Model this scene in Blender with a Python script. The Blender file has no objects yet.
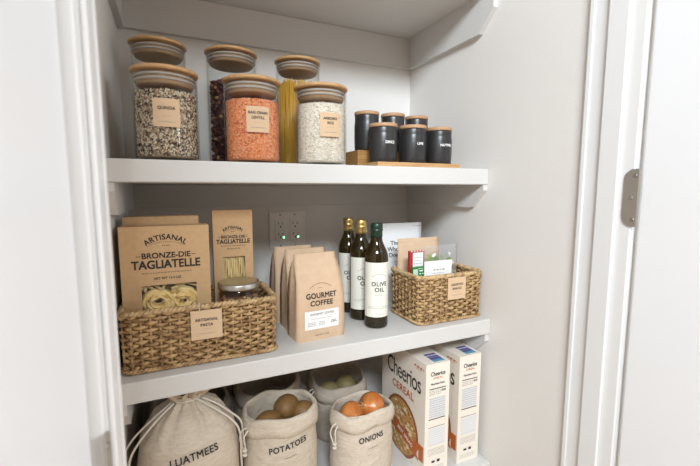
import bpy, bmesh, math, random
from mathutils import Vector, Matrix
random.seed(7)
PI = math.pi
SC = bpy.context.scene
COL = SC.collection

# ------------------------------------------------------------------ camera
cam_d = bpy.data.cameras.new('camera')
cam = bpy.data.objects.new('camera', cam_d)
COL.objects.link(cam)
YAW, PIT, ROL = 0.42619, 0.11118, 0.00054
F = Vector((math.sin(YAW)*math.cos(PIT), math.cos(YAW)*math.cos(PIT), -math.sin(PIT)))
R0 = Vector((math.cos(YAW), -math.sin(YAW), 0)); U0 = R0.cross(F)
Rv = math.cos(ROL)*R0 + math.sin(ROL)*U0
Uv = -math.sin(ROL)*R0 + math.cos(ROL)*U0
M = Matrix((Rv, Uv, -F)).transposed().to_4x4()
M.translation = Vector((0.10746, -0.79589, 0.34584))
cam.matrix_world = M
cam_d.sensor_width = 36.0
cam_d.lens = 389.45/700*36
cam_d.clip_start = 0.02
cam_d.dof.use_dof = True
cam_d.dof.focus_distance = 0.92
cam_d.dof.aperture_fstop = 4.0
SC.camera = cam

# ------------------------------------------------------------------ light
w = bpy.data.worlds.new('world'); SC.world = w; w.use_nodes = True
bg = w.node_tree.nodes['Background']
bg.inputs[0].default_value = (1.0, 0.74, 0.46, 1)
bg.inputs[1].default_value = 0.27

def area(name, loc, target, sx, sy, power, col):
    d = bpy.data.lights.new(name, 'AREA'); d.shape = 'RECTANGLE'; d.size = sx; d.size_y = sy
    d.energy = power; d.color = col
    o = bpy.data.objects.new(name, d); COL.objects.link(o)
    o.location = loc
    o.rotation_euler = (Vector(target)-Vector(loc)).to_track_quat('-Z', 'Y').to_euler()
    return o
area('window_light', (-0.45, -2.5, 1.82), (0.5, 0.1, 0.1), 1.15, 0.55, 92, (0.855, 0.937, 1.0))
area('side_window_light', (2.3, -2.1, 0.9), (0.0, -0.55, 0.2), 1.0, 1.2, 42, (0.86, 0.935, 1.0))

SC.view_settings.view_transform = 'Standard'
SC.view_settings.look = 'None'
SC.view_settings.gamma = 1.0
SC.view_settings.use_curve_mapping = False
SC.view_settings.exposure = 0.42
SC.cycles.transparent_max_bounces = 32
SC.cycles.max_bounces = 10

# ------------------------------------------------------------------ materials
def nmat(name):
    m = bpy.data.materials.new(name); m.use_nodes = True
    return m, m.node_tree, m.node_tree.nodes, m.node_tree.links, m.node_tree.nodes['Principled BSDF']

def mat(name, col, rough=0.5, metal=0.0, noise=None, bump=None, spec=0.5, coat=0):
    """noise = (scale, colour2, (sx,sy,sz) stretch, low, high); bump = (scale, strength, distance, stretch)"""
    m, t, N, L, b = nmat(name)
    b.inputs['Base Color'].default_value = (*col, 1)
    b.inputs['Roughness'].default_value = rough
    b.inputs['Metallic'].default_value = metal
    b.inputs['Specular IOR Level'].default_value = spec
    b.inputs['Coat Weight'].default_value = coat
    if noise or bump:
        tc = N.new('ShaderNodeTexCoord')
    if noise:
        sc, c2, st, lo, hi = noise
        mp = N.new('ShaderNodeMapping'); mp.inputs['Scale'].default_value = st
        L.new(tc.outputs['Object'], mp.inputs['Vector'])
        n = N.new('ShaderNodeTexNoise'); n.inputs['Scale'].default_value = sc; n.inputs['Detail'].default_value = 4
        L.new(mp.outputs[0], n.inputs['Vector'])
        r = N.new('ShaderNodeValToRGB')
        r.color_ramp.elements[0].position = lo; r.color_ramp.elements[0].color = (*col, 1)
        r.color_ramp.elements[1].position = hi; r.color_ramp.elements[1].color = (*c2, 1)
        L.new(n.outputs['Fac'], r.inputs['Fac']); L.new(r.outputs['Color'], b.inputs['Base Color'])
    if bump:
        sc, st_, di, st = bump
        mp = N.new('ShaderNodeMapping'); mp.inputs['Scale'].default_value = st
        L.new(tc.outputs['Object'], mp.inputs['Vector'])
        n = N.new('ShaderNodeTexNoise'); n.inputs['Scale'].default_value = sc; n.inputs['Detail'].default_value = 3
        L.new(mp.outputs[0], n.inputs['Vector'])
        bp = N.new('ShaderNodeBump'); bp.inputs['Strength'].default_value = st_; bp.inputs['Distance'].default_value = di
        L.new(n.outputs['Fac'], bp.inputs['Height']); L.new(bp.outputs[0], b.inputs['Normal'])
    return m

def fabric_mat(name, col, col2):
    m, t, N, L, b = nmat(name)
    b.inputs['Roughness'].default_value = 0.95
    b.inputs['Specular IOR Level'].default_value = 0.1
    tc = N.new('ShaderNodeTexCoord')
    n = N.new('ShaderNodeTexNoise'); n.inputs['Scale'].default_value = 60; n.inputs['Detail'].default_value = 5
    mp = N.new('ShaderNodeMapping'); mp.inputs['Scale'].default_value = (1, 1, 5)
    L.new(tc.outputs['Object'], mp.inputs[0]); L.new(mp.outputs[0], n.inputs['Vector'])
    r = N.new('ShaderNodeValToRGB'); r.color_ramp.elements[0].position = .35; r.color_ramp.elements[1].position = .7
    r.color_ramp.elements[0].color = (*col, 1); r.color_ramp.elements[1].color = (*col2, 1)
    L.new(n.outputs['Fac'], r.inputs['Fac']); L.new(r.outputs[0], b.inputs['Base Color'])
    n2 = N.new('ShaderNodeTexNoise'); n2.inputs['Scale'].default_value = 700
    L.new(tc.outputs['Object'], n2.inputs['Vector'])
    bp = N.new('ShaderNodeBump'); bp.inputs['Strength'].default_value = .35; bp.inputs['Distance'].default_value = .001
    L.new(n2.outputs['Fac'], bp.inputs['Height'])
    n3 = N.new('ShaderNodeTexNoise'); n3.inputs['Scale'].default_value = 22; n3.inputs['Detail'].default_value = 3; n3.inputs['Distortion'].default_value = 1.2
    L.new(tc.outputs['Object'], n3.inputs['Vector'])
    b3 = N.new('ShaderNodeBump'); b3.inputs['Strength'].default_value = .55; b3.inputs['Distance'].default_value = .012
    L.new(n3.outputs['Fac'], b3.inputs['Height']); L.new(bp.outputs[0], b3.inputs['Normal']); L.new(b3.outputs[0], b.inputs['Normal'])
    return m

def clear_mat(name, tint, gloss=1.0, opacity=0.0, rough=0.02):
    m = bpy.data.materials.new(name); m.use_nodes = True
    t = m.node_tree; N = t.nodes; L = t.links; N.clear()
    out = N.new('ShaderNodeOutputMaterial')
    tr = N.new('ShaderNodeBsdfTransparent'); tr.inputs[0].default_value = (*tint, 1)
    gl = N.new('ShaderNodeBsdfGlossy'); gl.inputs['Roughness'].default_value = rough
    fr = N.new('ShaderNodeFresnel'); fr.inputs[0].default_value = 1.45
    mu = N.new('ShaderNodeMath'); mu.operation = 'MULTIPLY'; mu.inputs[1].default_value = gloss; mu.use_clamp = True
    ge = N.new('ShaderNodeNewGeometry'); sb = N.new('ShaderNodeMath'); sb.operation = 'SUBTRACT'; sb.inputs[0].default_value = 1
    L.new(ge.outputs['Backfacing'], sb.inputs[1])
    fm = N.new('ShaderNodeMath'); fm.operation = 'MULTIPLY'
    L.new(fr.outputs[0], fm.inputs[0]); L.new(sb.outputs[0], fm.inputs[1]); L.new(fm.outputs[0], mu.inputs[0])
    mx = N.new('ShaderNodeMixShader'); L.new(mu.outputs[0], mx.inputs[0]); L.new(tr.outputs[0], mx.inputs[1]); L.new(gl.outputs[0], mx.inputs[2])
    if opacity > 0:
        df = N.new('ShaderNodeBsdfDiffuse'); df.inputs[0].default_value = (.8, .8, .8, 1)
        m2 = N.new('ShaderNodeMixShader'); m2.inputs[0].default_value = opacity
        L.new(mx.outputs[0], m2.inputs[1]); L.new(df.outputs[0], m2.inputs[2]); L.new(m2.outputs[0], out.inputs[0])
    else:
        L.new(mx.outputs[0], out.inputs[0])
    return m

WALL = mat('wall_paint', (.76, .737, .71), .75, bump=(220, .25, .002, (1, 1, 1)))
SHELFW = mat('shelf_paint', (.64, .63, .615), .45)
TRIM = mat('trim_paint', (.78, .78, .78), .38)
DOORM = mat('door_paint', (.84, .85, .87), .42)
BAMBOO = mat('bamboo', (.60, .36, .17), .45, noise=(14, (.47, .26, .11), (1, 14, 6), .35, .7))
WALNUT = mat('acacia_lid', (.42, .235, .12), .5, noise=(16, (.52, .32, .18), (1, 12, 4), .35, .7))
PLUG = mat('plug_wood', (.36, .225, .125), .55)
RISER = mat('riser_wood', (.44, .235, .08), .45, noise=(10, (.30, .145, .045), (1, 16, 16), .35, .7))
GLASS = clear_mat('jar_glass', (.975, .98, .975), 1.0)
FILM = clear_mat('clear_film', (.97, .97, .96), .6, .02, .08)
PLASTIC = clear_mat('clear_pouch_film', (.97, .97, .97), 1.2, .10, .12)
SILI = clear_mat('silicone_seal', (.93, .89, .84), .6, .40, .2)
KRAFT = mat('kraft_card', (.60, .395, .215), .75, noise=(90, (.56, .36, .185), (1, 1, 1), .4, .7))
KRAFTBAG = mat('kraft_paper', (.68, .49, .335), .6, noise=(60, (.64, .45, .295), (1, 1, 1), .35, .7), bump=(25, .35, .006, (1, 1, .6)))
KRAFTLAB = mat('kraft_label', (.66, .47, .30), .7)
INK = mat('black_ink', (.025, .022, .02), .6)
GREYINK = mat('grey_ink', (.30, .28, .26), .7)
BROWNINK = mat('brown_ink', (.22, .13, .07), .7)
WHITEINK = mat('white_ink', (.85, .85, .83), .6)
WHITEPAP = mat('white_paper', (.86, .86, .84), .6)
CREAMLAB = mat('cream_label', (.80, .79, .71), .6)
CANM = mat('black_ceramic', (.026, .025, .026), .30, bump=(40, .12, .002, (.3, .3, 4)))
SEAG = mat('seagrass', (.55, .36, .17), .65, noise=(55, (.20, .10, .04), (1, 1, 2.2), .40, .66), bump=(260, .5, .002, (1, 1, 1)))
SEAGR = mat('seagrass_rim', (.60, .42, .22), .65, noise=(70, (.24, .14, .06), (1, 1, 1), .45, .7), bump=(260, .5, .002, (1, 1, 1)))
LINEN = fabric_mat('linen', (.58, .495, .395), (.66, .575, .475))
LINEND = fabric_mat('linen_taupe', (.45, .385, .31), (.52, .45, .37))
CORD = mat('cotton_cord', (.72, .66, .57), .9, bump=(500, .5, .001, (1, 1, 1)))
POTATO = mat('potato_skin', (.25, .135, .045), .55, noise=(40, (.17, .085, .028), (1, 1, 1), .4, .7), bump=(60, .3, .003, (1, 1, 1)))
PALEP = mat('pale_skin', (.33, .27, .13), .6, noise=(30, (.26, .21, .09), (1, 1, 1), .4, .7))
ONION = mat('onion_skin', (.62, .23, .06), .3, noise=(9, (.45, .13, .03), (4, 4, .7), .35, .7))
STEM = mat('dry_stem', (.48, .30, .13), .8)
PASTA = mat('pasta', (.82, .58, .22), .5, noise=(40, (.86, .66, .32), (1, 1, 1), .4, .6))
SPAG = mat('spaghetti_dough', (.66, .36, .045), .45, noise=(8, (.74, .44, .08), (8, 8, .4), .4, .6))
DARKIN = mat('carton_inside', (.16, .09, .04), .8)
STEEL = mat('brushed_steel', (.60, .58, .55), .32, 1.0)
NICKEL = mat('satin_nickel', (.55, .53, .49), .45, 1.0)
SCREWM = mat('screw_steel', (.36, .34, .31), .35, 1.0)
OLIVEG = None
GOLD = mat('gold_foil', (.62, .45, .17), .32, .9)
GREENCAP = mat('green_foil', (.018, .045, .03), .35, .3)
PLATE = mat('outlet_plate_plastic', (.88, .86, .83), .35)
SLOT = mat('slot_black', (.02, .02, .02), .6)
CEREAL = mat('cereal_card', (.83, .765, .675), .5)
ORANGE = mat('orange_print', (.52, .13, .025), .5)
BOWLM = mat('bowl_print', (.30, .11, .045), .5)
OATM = [mat('oat_light', (.70, .45, .20), .6), mat('oat_mid', (.52, .29, .10), .6), mat('oat_pale', (.80, .66, .45), .6), mat('oat_dark', (.30, .14, .05), .6)]
NUTR = mat('nutrition_print', (.68, .68, .69), .6)
PURPLE = mat('purple_print', (.13, .09, .28), .5)
BLUEP = mat('blue_print', (.10, .33, .50), .5)
RED = mat('red_pack', (.42, .03, .035), .45)
GREENP = mat('green_pack', (.03, .23, .04), .4)
PALEG = mat('pale_green_pack', (.55, .66, .60), .45)
LEAF = mat('leaf', (.15, .27, .05), .5, noise=(60, (.30, .38, .12), (1, 1, 1), .4, .7))
NUTM = [mat('granola_a', (.30, .15, .06), .5), mat('granola_b', (.46, .27, .11), .5), mat('granola_c', (.16, .075, .035), .5), mat('granola_d', (.58, .42, .25), .5)]
FRUITM = [mat('berry_a', (.085, .022, .018), .4), mat('berry_b', (.15, .045, .03), .4), mat('berry_c', (.05, .016, .016), .4), mat('nut_pale', (.42, .25, .12), .55)]
QUIM = [mat('quinoa_cream', (.80, .66, .48), .6), mat('quinoa_pale', (.88, .79, .64), .6), mat('quinoa_black', (.035, .02, .018), .5), mat('quinoa_brown', (.20, .08, .035), .5)]
LENM = [mat('lentil_a', (.90, .33, .14), .5), mat('lentil_b', (.95, .50, .28), .5), mat('lentil_c', (.68, .17, .05), .5)]
RICM = [mat('rice_a', (.88, .80, .69), .5), mat('rice_b', (.92, .87, .80), .5), mat('rice_c', (.70, .58, .45), .5)]
def oil_glass():
    m, t, N, L, b = nmat('olive_glass')
    b.inputs['Base Color'].default_value = (.034, .021, .004, 1)
    b.inputs['Roughness'].default_value = .06
    b.inputs['Transmission Weight'].default_value = .4
    b.inputs['IOR'].default_value = 1.47
    return m
OLIVEG = oil_glass()
def led_mat():
    m, t, N, L, b = nmat('green_led')
    b.inputs['Base Color'].default_value = (.1, .9, .3, 1)
    b.inputs['Emission Color'].default_value = (.15, 1, .4, 1)
    b.inputs['Emission Strength'].default_value = 6
    return m
LED = led_mat()

# ------------------------------------------------------------------ mesh building
class MB:
    def __init__(s): s.v = []; s.f = []; s.m = []; s.mats = []; s.sm = []
    def mi(s, m):
        if m not in s.mats: s.mats.append(m)
        return s.mats.index(m)
    def add(s, vs, fs, m, smooth=False):
        o = len(s.v); k = s.mi(m)
        s.v.extend([tuple(v) for v in vs])
        for f in fs:
            s.f.append(tuple(i+o for i in f)); s.m.append(k); s.sm.append(smooth)
        return s
    def box(s, x0, x1, y0, y1, z0, z1, m):
        vs = [(x, y, z) for z in (z0, z1) for y in (y0, y1) for x in (x0, x1)]
        return s.add(vs, [(0,2,3,1), (4,5,7,6), (0,1,5,4), (2,6,7,3), (0,4,6,2), (1,3,7,5)], m)
    def lathe(s, prof, m, n=48, c=(0, 0), smooth=True, closed=False):
        """prof = list of (r, z); r 0 makes a pole"""
        vs = []; rings = []
        for r, z in prof:
            if r < 1e-6:
                rings.append([len(vs)]); vs.append((c[0], c[1], z))
            else:
                rings.append(list(range(len(vs), len(vs)+n)))
                vs += [(c[0]+r*math.cos(2*PI*i/n), c[1]+r*math.sin(2*PI*i/n), z) for i in range(n)]
        fs = []
        pairs = list(zip(rings, rings[1:]))
        if closed: pairs.append((rings[-1], rings[0]))
        for a, b in pairs:
            for i in range(n):
                j = (i+1) % n
                if len(a) == 1 and len(b) == 1: continue
                if len(a) == 1: fs.append((a[0], b[j], b[i]))
                elif len(b) == 1: fs.append((a[i], a[j], b[0]))
                else: fs.append((a[i], a[j], b[j], b[i]))
        return s.add(vs, fs, m, smooth)
    def tube(s, pts, r, m, n=8, closed=False, caps=True, flat=1.0):
        P = [Vector(p) for p in pts]; k = len(P)
        vs = []; up = Vector((0, 0, 1)); pn = None
        for i, p in enumerate(P):
            if closed: t = P[(i+1) % k]-P[i-1]
            else: t = P[min(i+1, k-1)]-P[max(i-1, 0)]
            if t.length < 1e-9: t = Vector((0, 0, 1))
            t.normalize()
            if pn is None:
                a = up if abs(t.z) < .9 else Vector((1, 0, 0))
                pn = (a - t*a.dot(t)).normalized()
            else:
                pn = (pn - t*pn.dot(t)).normalized()
            bn = t.cross(pn)
            rr = r[i] if isinstance(r, (list, tuple)) else r
            for q in range(n):
                an = 2*PI*q/n
                vs.append(p + pn*(math.cos(an)*rr) + bn*(math.sin(an)*rr*flat))
        fs = []
        for i in range(k if closed else k-1):
            i2 = (i+1) % k
            for q in range(n):
                q2 = (q+1) % n
                fs.append((i*n+q, i*n+q2, i2*n+q2, i2*n+q))
        if caps and not closed:
            fs.append(tuple(range(n-1, -1, -1))); fs.append(tuple((k-1)*n+q for q in range(n)))
        return s.add(vs, fs, m, True)
    def prism(s, poly, y0, y1, m, axis='y', smooth=False):
        n = len(poly)
        if axis == 'y': vs = [(a, y0, b) for a, b in poly]+[(a, y1, b) for a, b in poly]
        elif axis == 'x': vs = [(y0, a, b) for a, b in poly]+[(y1, a, b) for a, b in poly]
        else: vs = [(a, b, y0) for a, b in poly]+[(a, b, y1) for a, b in poly]
        fs = [tuple(range(n)), tuple(range(2*n-1, n-1, -1))]+[(i, (i+1) % n, n+(i+1) % n, n+i) for i in range(n)]
        return s.add(vs, fs, m, smooth)
    def grid(s, rows, m, closed_u=False, smooth=True):
        """rows of equal-length vertex lists"""
        n = len(rows[0]); vs = [v for r in rows for v in r]; fs = []
        for i in range(len(rows)-1):
            for j in range(n if closed_u else n-1):
                j2 = (j+1) % n
                fs.append((i*n+j, i*n+j2, (i+1)*n+j2, (i+1)*n+j))
        return s.add(vs, fs, m, smooth)
    def text(s, string, size, m, fn, bold=0.0, arc=0.0, sx=1.0, spacing=1.0):
        """fn maps flat (x, y) centred on the word to a 3D point"""
        vs, fs = text2d(string, 0.0, spacing)
        if arc:
            def put(x, y):
                X = x*size*sx; an = X/arc; rr = arc + y*size
                return Vector(fn(rr*math.sin(an), rr*math.cos(an)-arc))
        else:
            def put(x, y): return Vector(fn(x*size*sx, y*size))
        if not bold:
            return s.add([put(x, y) for x, y in vs], fs, m)
        q = bold*1.9                  # heavier strokes: the outline laid down four times, each a hair above the last
        for i, (dx, dy) in enumerate(((-q, -q), (q, -q), (q, q), (-q, q))):
            out = []
            for x, y in vs:
                p0 = put(x+dx, y+dy)
                nn = (put(x+dx+.02, y+dy)-p0).cross(put(x+dx, y+dy+.02)-p0)
                out.append(p0 + (nn.normalized() if nn.length > 0 else nn)*(i*.00004))
            s.add(out, fs, m)
        return s
    def patch(s, x0, x1, y0, y1, m, fn, nx=1, ny=1):
        rows = [[fn(x0+(x1-x0)*i/nx, y0+(y1-y0)*j/ny) for i in range(nx+1)] for j in range(ny+1)]
        return s.grid(rows, m, smooth=nx > 1)
    def dashes(s, x0, x1, y, h, m, fn, seed=0, gap=.35, nx=1):
        """a line of print too small to read"""
        rn = random.Random(seed); x = x0; wd = h*2.2
        while x < x1:
            l = min(wd*rn.uniform(.5, 1.6), x1-x)
            s.patch(x, x+l, y-h/2, y+h/2, m, fn, nx)
            x += l + h*.9*(1+gap)
        return s
    def build(s, name, parent=None, bevel=0.0, seg=2, solid=0.0, loc=None):
        me = bpy.data.meshes.new(name)
        me.from_pydata(s.v, [], s.f)
        for m in s.mats: me.materials.append(m)
        me.polygons.foreach_set('material_index', s.m)
        me.polygons.foreach_set('use_smooth', s.sm)
        me.update()
        o = bpy.data.objects.new(name, me); COL.objects.link(o)
        if parent: o.parent = parent
        if loc: o.location = loc
        if solid:
            md = o.modifiers.new('solid', 'SOLIDIFY'); md.thickness = solid; md.offset = -1
        if bevel:
            md = o.modifiers.new('bevel', 'BEVEL'); md.width = bevel; md.segments = seg; md.limit_method = 'ANGLE'; md.angle_limit = .6
        return o

_tc = {}
def text2d(string, bold, spacing):
    k = (string, bold, spacing)
    if k in _tc: return _tc[k]
    cu = bpy.data.curves.new('t', 'FONT'); cu.body = string; cu.size = 1; cu.align_x = 'CENTER'; cu.align_y = 'CENTER'
    cu.resolution_u = 3; cu.offset = bold; cu.space_character = spacing; cu.fill_mode = 'FRONT'
    o = bpy.data.objects.new('t', cu); COL.objects.link(o)
    dg = bpy.context.evaluated_depsgraph_get(); dg.update()
    me = bpy.data.meshes.new_from_object(o.evaluated_get(dg))
    vs = [(v.co.x, v.co.y) for v in me.vertices]; fs = [tuple(p.vertices) for p in me.polygons]
    bpy.data.objects.remove(o); bpy.data.curves.remove(cu); bpy.data.meshes.remove(me)
    _tc[k] = (vs, fs)
    return _tc[k]

def tag(o, label, cat, group=None, kind=None):
    o['label'] = label; o['category'] = cat
    if group: o['group'] = group
    if kind: o['kind'] = kind
    return o
def thing(name, loc, label, cat, group=None, rz=0.0):
    o = bpy.data.objects.new(name, None); COL.objects.link(o)
    o.empty_display_size = .02
    o.location = loc; o.rotation_euler = (0, 0, rz)
    return tag(o, label, cat, group)
def struct(mb, name, **k):
    o = mb.build(name, **k); o['kind'] = 'structure'; return o
def plane_fn(ox, oy, oz, rz=0.0, off=0.0):
    """flat print on a face looking towards -y, turned by rz about z"""
    c, s_ = math.cos(rz), math.sin(rz)
    return lambda x, y: (ox + x*c + off*s_, oy + x*s_ - off*c, oz + y)
def cyl_fn(R, zc, a0=0.0):
    """print wrapped on an upright cylinder, a0 = 0 faces -y"""
    return lambda x, y: (R*math.sin(x/R+a0), -R*math.cos(x/R+a0), zc+y)

# ------------------------------------------------------------------ the setting
W, D = 0.8716, 0.387
TH = 0.0413          # shelf thickness
CT = 0.0154          # cleat thickness
ZA, ZB, ZD, ZC = 0.40, 0.0, -0.40, 0.84825
FL, CE = -0.86, 1.6
JY0, JY1 = -0.26, -0.371   # door frame depth
struct(MB().box(-.1, W+.1, D, D+.1, FL, CE, WALL), 'wall_back')
struct(MB().box(-.1, 0, JY0, D, FL, CE, WALL), 'wall_left')
struct(MB().box(W, W+.1, JY0, D, FL, CE, WALL), 'wall_right')
struct(MB().box(-.6, -.002, JY1+.012, JY0, FL, CE, WALL), 'wall_front_left')
struct(MB().box(W+.01, W+.6, JY1+.012, JY0, FL, CE, WALL), 'wall_front_right')
struct(MB().box(-.1, W+.1, JY0, D+.1, CE, CE+.1, WALL), 'ceiling')
struct(MB().box(-3, W+3, -4.2, D+.1, FL-.1, FL, mat('floor_wood', (.52, .33, .17), .5, noise=(6, (.42, .25, .12), (1, 14, 1), .35, .7))), 'floor')

def jamb(name, xs, sgn):
    """xs = wall-side x, sgn = +1 when the opening lies towards +x"""
    b = MB()
    def bx(x0, x1, y0, y1):
        a, c = xs+sgn*x0, xs+sgn*x1
        b.box(min(a, c), max(a, c), y0, y1, FL, CE, TRIM)
    return b, bx
b, bx = jamb('trim_1', 0.005, 1)
bx(-.002, .030, JY1+.008, JY0)            # jamb board
bx(.030, .0345, JY0-.012, JY0)            # back lip
bx(.030, .036, -.336, -.298)              # door stop
struct(b, 'trim_1', bevel=.003)
b, bx = jamb('trim_2', W, -1)
bx(-.010, .006, JY1+.008, JY0)
bx(.006, .0095, JY0-.010, JY0)
bx(.006, .013, -.337, -.300)
struct(b, 'trim_2', bevel=.003)

def hinge_leaf(parent, x, sgn, z0, z1, y_in, y_out):
    """a rounded metal leaf let into the jamb, its straight edge at the door"""
    pts = [(y_out, z0), (y_out, z1)]
    r = .018
    for k in range(7):
        a = PI/2 - PI/2*k/6
        pts.append((y_in-r+r*math.cos(a), z1-r+r*math.sin(a)))
    for k in range(7):
        a = -PI/2*k/6
        pts.append((y_in-r+r*math.cos(a), z0+r+r*math.sin(a)))
    h = MB().prism(pts, x, x+sgn*.0022, NICKEL, axis='x').build('hinge', parent, bevel=.0006)
    for zz, yy in ((z0+.012, y_out+.006), ((z0+z1)/2, y_out+.011), (z1-.012, y_out+.006)):
        s = MB(); n = 14
        ring = lambda r_, xx: [(xx, yy+r_*math.cos(2*PI*i/n), zz+r_*math.sin(2*PI*i/n)) for i in range(n)]
        xa, xb = x+sgn*.0022, x+sgn*.0032
        s.grid([ring(.0038, xa), ring(.0036, xb), ring(.0014, xb), ring(.001, xa+sgn*.0004)], SCREWM, closed_u=True)
        s.build('screw', h)
    return h

# open door leaves standing towards the viewer
dl = struct(MB().box(-.013, .0245, -.80, JY1-.002, FL+.01, CE-.02, DOORM), 'door_1', bevel=.002)
dr = struct(MB().box(W-.0005, W+.036, -.80, JY1-.002, FL+.01, CE-.02, DOORM), 'door_2', bevel=.002)
hinge_leaf(dr, W-.006, -1, .2795, .3825, -.3475, -.3715)
hinge_leaf(dl, .035, 1, .0, .103, -.345, -.3705)

# shelves with their support cleats
def shelf(z, y0, label, hc, cham):
    t = thing('shelf', (0, 0, z), label, 'shelf')
    MB().box(.0005, W-.0005, y0, D-.0005, -TH, 0, SHELFW).build('board', t, bevel=.0025)
    MB().box(.0005, W-.0005, D-CT, D-.0005, -TH-hc, -TH-.0005, SHELFW).build('back_cleat', t, bevel=.001)
    (ya, za), (yb, zb) = cham
    poly = [(D-CT-.0005, -TH-hc), (ya, -TH-hc), (yb, -TH-hc+zb), (yb, -TH-.0005), (D-CT-.0005, -TH-.0005)]
    MB().prism(poly, .0005, CT, SHELFW, axis='x').build('side_cleat', t, bevel=.001)
    MB().prism(poly, W-CT, W-.0005, SHELFW, axis='x').build('side_cleat', t, bevel=.001)
    return t
shelf(ZC+TH, 0.0, 'white top shelf seen from below, above the tallest glass jars', .0976, ((.042, 0), (-.008, .05)))
shelf(ZA, 0.0, 'white upper shelf holding the glass jars and black canisters', .0605, ((.047, 0), (.003, .045)))
shelf(ZB, -.0282, 'white middle shelf holding the woven baskets, coffee bags and bottles', .0605, ((.018, 0), (-.024, .040)))
shelf(ZD, -.05, 'white lowest shelf under the fabric sacks and cereal boxes', .0605, ((.018, 0), (-.03, .040)))

# ------------------------------------------------------------------ wall outlet
def outlet():
    x0, x1, z0, z1 = .3715, .4870, .164, .277
    cx, cz = (x0+x1)/2, (z0+z1)/2
    t = thing('wall_outlet', (cx, D, cz), 'double electrical outlet plate on the back wall above the coffee bags', 'outlet')
    hw, hh = (x1-x0)/2, (z1-z0)/2
    p = MB().box(-hw, hw, -.006, -.0003, -hh, hh, PLATE).build('wall_plate', t, bevel=.003)
    for sx in (-.023, .023):
        for zz in (.048, -.048):
            pl = [(sx+.003*math.cos(k*PI/6), zz+.003*math.sin(k*PI/6)) for k in range(12)]
            MB().prism(pl, -.0070, -.0055, SCREWM).build('screw', p)
    for sx in (-.023, .023):
        r = MB().box(sx-.0168, sx+.0168, -.0085, -.0055, -.033, .033, PLATE).build('receptacle', t, bevel=.0015)
        s = MB()
        for zz in (.019, -.014):
            s.box(sx-.0075, sx-.0057, -.0088, -.008, zz-.001, zz+.007, SLOT)
            s.box(sx+.0057, sx+.0075, -.0088, -.008, zz-.001, zz+.006, SLOT)
            s.prism([(sx+.0026*math.cos(k*PI/6), zz-.0075+.0026*math.sin(k*PI/6)) for k in range(12)], -.0088, -.008, SLOT)
        s.build('socket_holes', r)
        MB().box(sx-.005, sx+.005, -.0098, -.0084, .0005, .0045, PLATE).build('test_button', r, bevel=.0005)
        MB().box(sx+.008, sx+.0115, -.0092, -.0082, -.0235, -.020, LED).build('indicator_light', r)
outlet()

# ------------------------------------------------------------------ glass jars
def scatter_cyl(mb, R, z0, z1, n, dims, mats, wts, rn, top=True, jitter=.0006):
    """loose grains lying on the skin of a round heap"""
    h = z1-z0
    a_side = 2*PI*R*h; a_top = PI*R*R
    ov = [(1,0,0), (-1,0,0), (0,1,0), (0,-1,0), (0,0,1), (0,0,-1)]
    of = [(0,2,4), (2,1,4), (1,3,4), (3,0,4), (2,0,5), (1,2,5), (3,1,5), (0,3,5)]
    for _ in range(n):
        m = rn.choices(mats, wts)[0]
        if rn.random() < a_side/(a_side+a_top) or not top:
            a = rn.uniform(0, 2*PI); z = rn.uniform(z0+.001, z1)
            c = Vector((R*math.cos(a), R*math.sin(a), z)); nn = Vector((math.cos(a), math.sin(a), 0))
            e1 = Vector((-math.sin(a), math.cos(a), 0)); e2 = Vector((0, 0, 1))
        else:
            r = R*math.sqrt(rn.random()); a = rn.uniform(0, 2*PI)
            c = Vector((r*math.cos(a), r*math.sin(a), z1)); nn = Vector((0, 0, 1)); e1 = Vector((1, 0, 0)); e2 = Vector((0, 1, 0))
        q = rn.uniform(0, PI)
        A = e1*math.cos(q)+e2*math.sin(q); B = e2*math.cos(q)-e1*math.sin(q)
        k = rn.uniform(.75, 1.2); c = c+nn*rn.uniform(-jitter, jitter)
        mb.add([c+A*(v[0]*dims[0]*k)+B*(v[1]*dims[1]*k)+nn*(v[2]*dims[2]) for v in ov], of, m, True)

def jar(x, y, h, label, lab_text=None, R=.0585, lab_z=.086):
    t = thing('storage_jar', (x, y, ZA), label, 'jar', None)
    wt = .0028; gh = h-.0078
    prof = [(0, 0), (R-.004, 0), (R-.001, .001), (R, .004), (R, gh-.001), (R-.0012, gh), (R-wt, gh-.001), (R-wt, .007), (R-wt-.003, .005), (0, .005)]
    MB().lathe(prof, GLASS, 64).build('glass_body', t)
    Rl = R+.0022
    lid = MB().lathe([(0, gh+.0005), (Rl-.002, gh+.0005), (Rl, gh+.002), (Rl, h-.002), (Rl-.002, h), (0, h)], BAMBOO, 64).build('lid', t)
    MB().lathe([(0, gh-.024), (R-.010, gh-.024), (R-.008, gh-.022), (R-.008, gh), (0, gh)], PLUG, 48).build('lid_plug', lid)
    for zz in (.0145, .0065):
        MB().lathe([(R-.0075, gh-zz-.0022), (R-.0045, gh-zz-.0018), (R-.0032, gh-zz), (R-.0045, gh-zz+.0018), (R-.0075, gh-zz+.0022)], SILI, 48, closed=True).build('seal_ring', lid)
    if lab_text:
        lb = MB(); fn = cyl_fn(R+.0004, lab_z); f2 = cyl_fn(R+.0008, lab_z)
        lb.patch(-.0235, .0235, -.0255, .0255, KRAFTLAB, fn, 14, 1)
        n = len(lab_text)
        for i, s in enumerate(lab_text):
            lb.text(s, .0078, INK, (lambda yy: lambda X, Y: f2(X, Y+yy))(.007-(i-(n-1)/2)*.0095+.001), bold=0.0135, sx=.95)
        lb.patch(-.009, .009, -.0062-.0002, -.0062+.0002, GREYINK, f2, 4)
        lb.dashes(-.014, .014, -.0165, .0015, GREYINK, f2, 3)
        lb.build('label', t)
    return t
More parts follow.
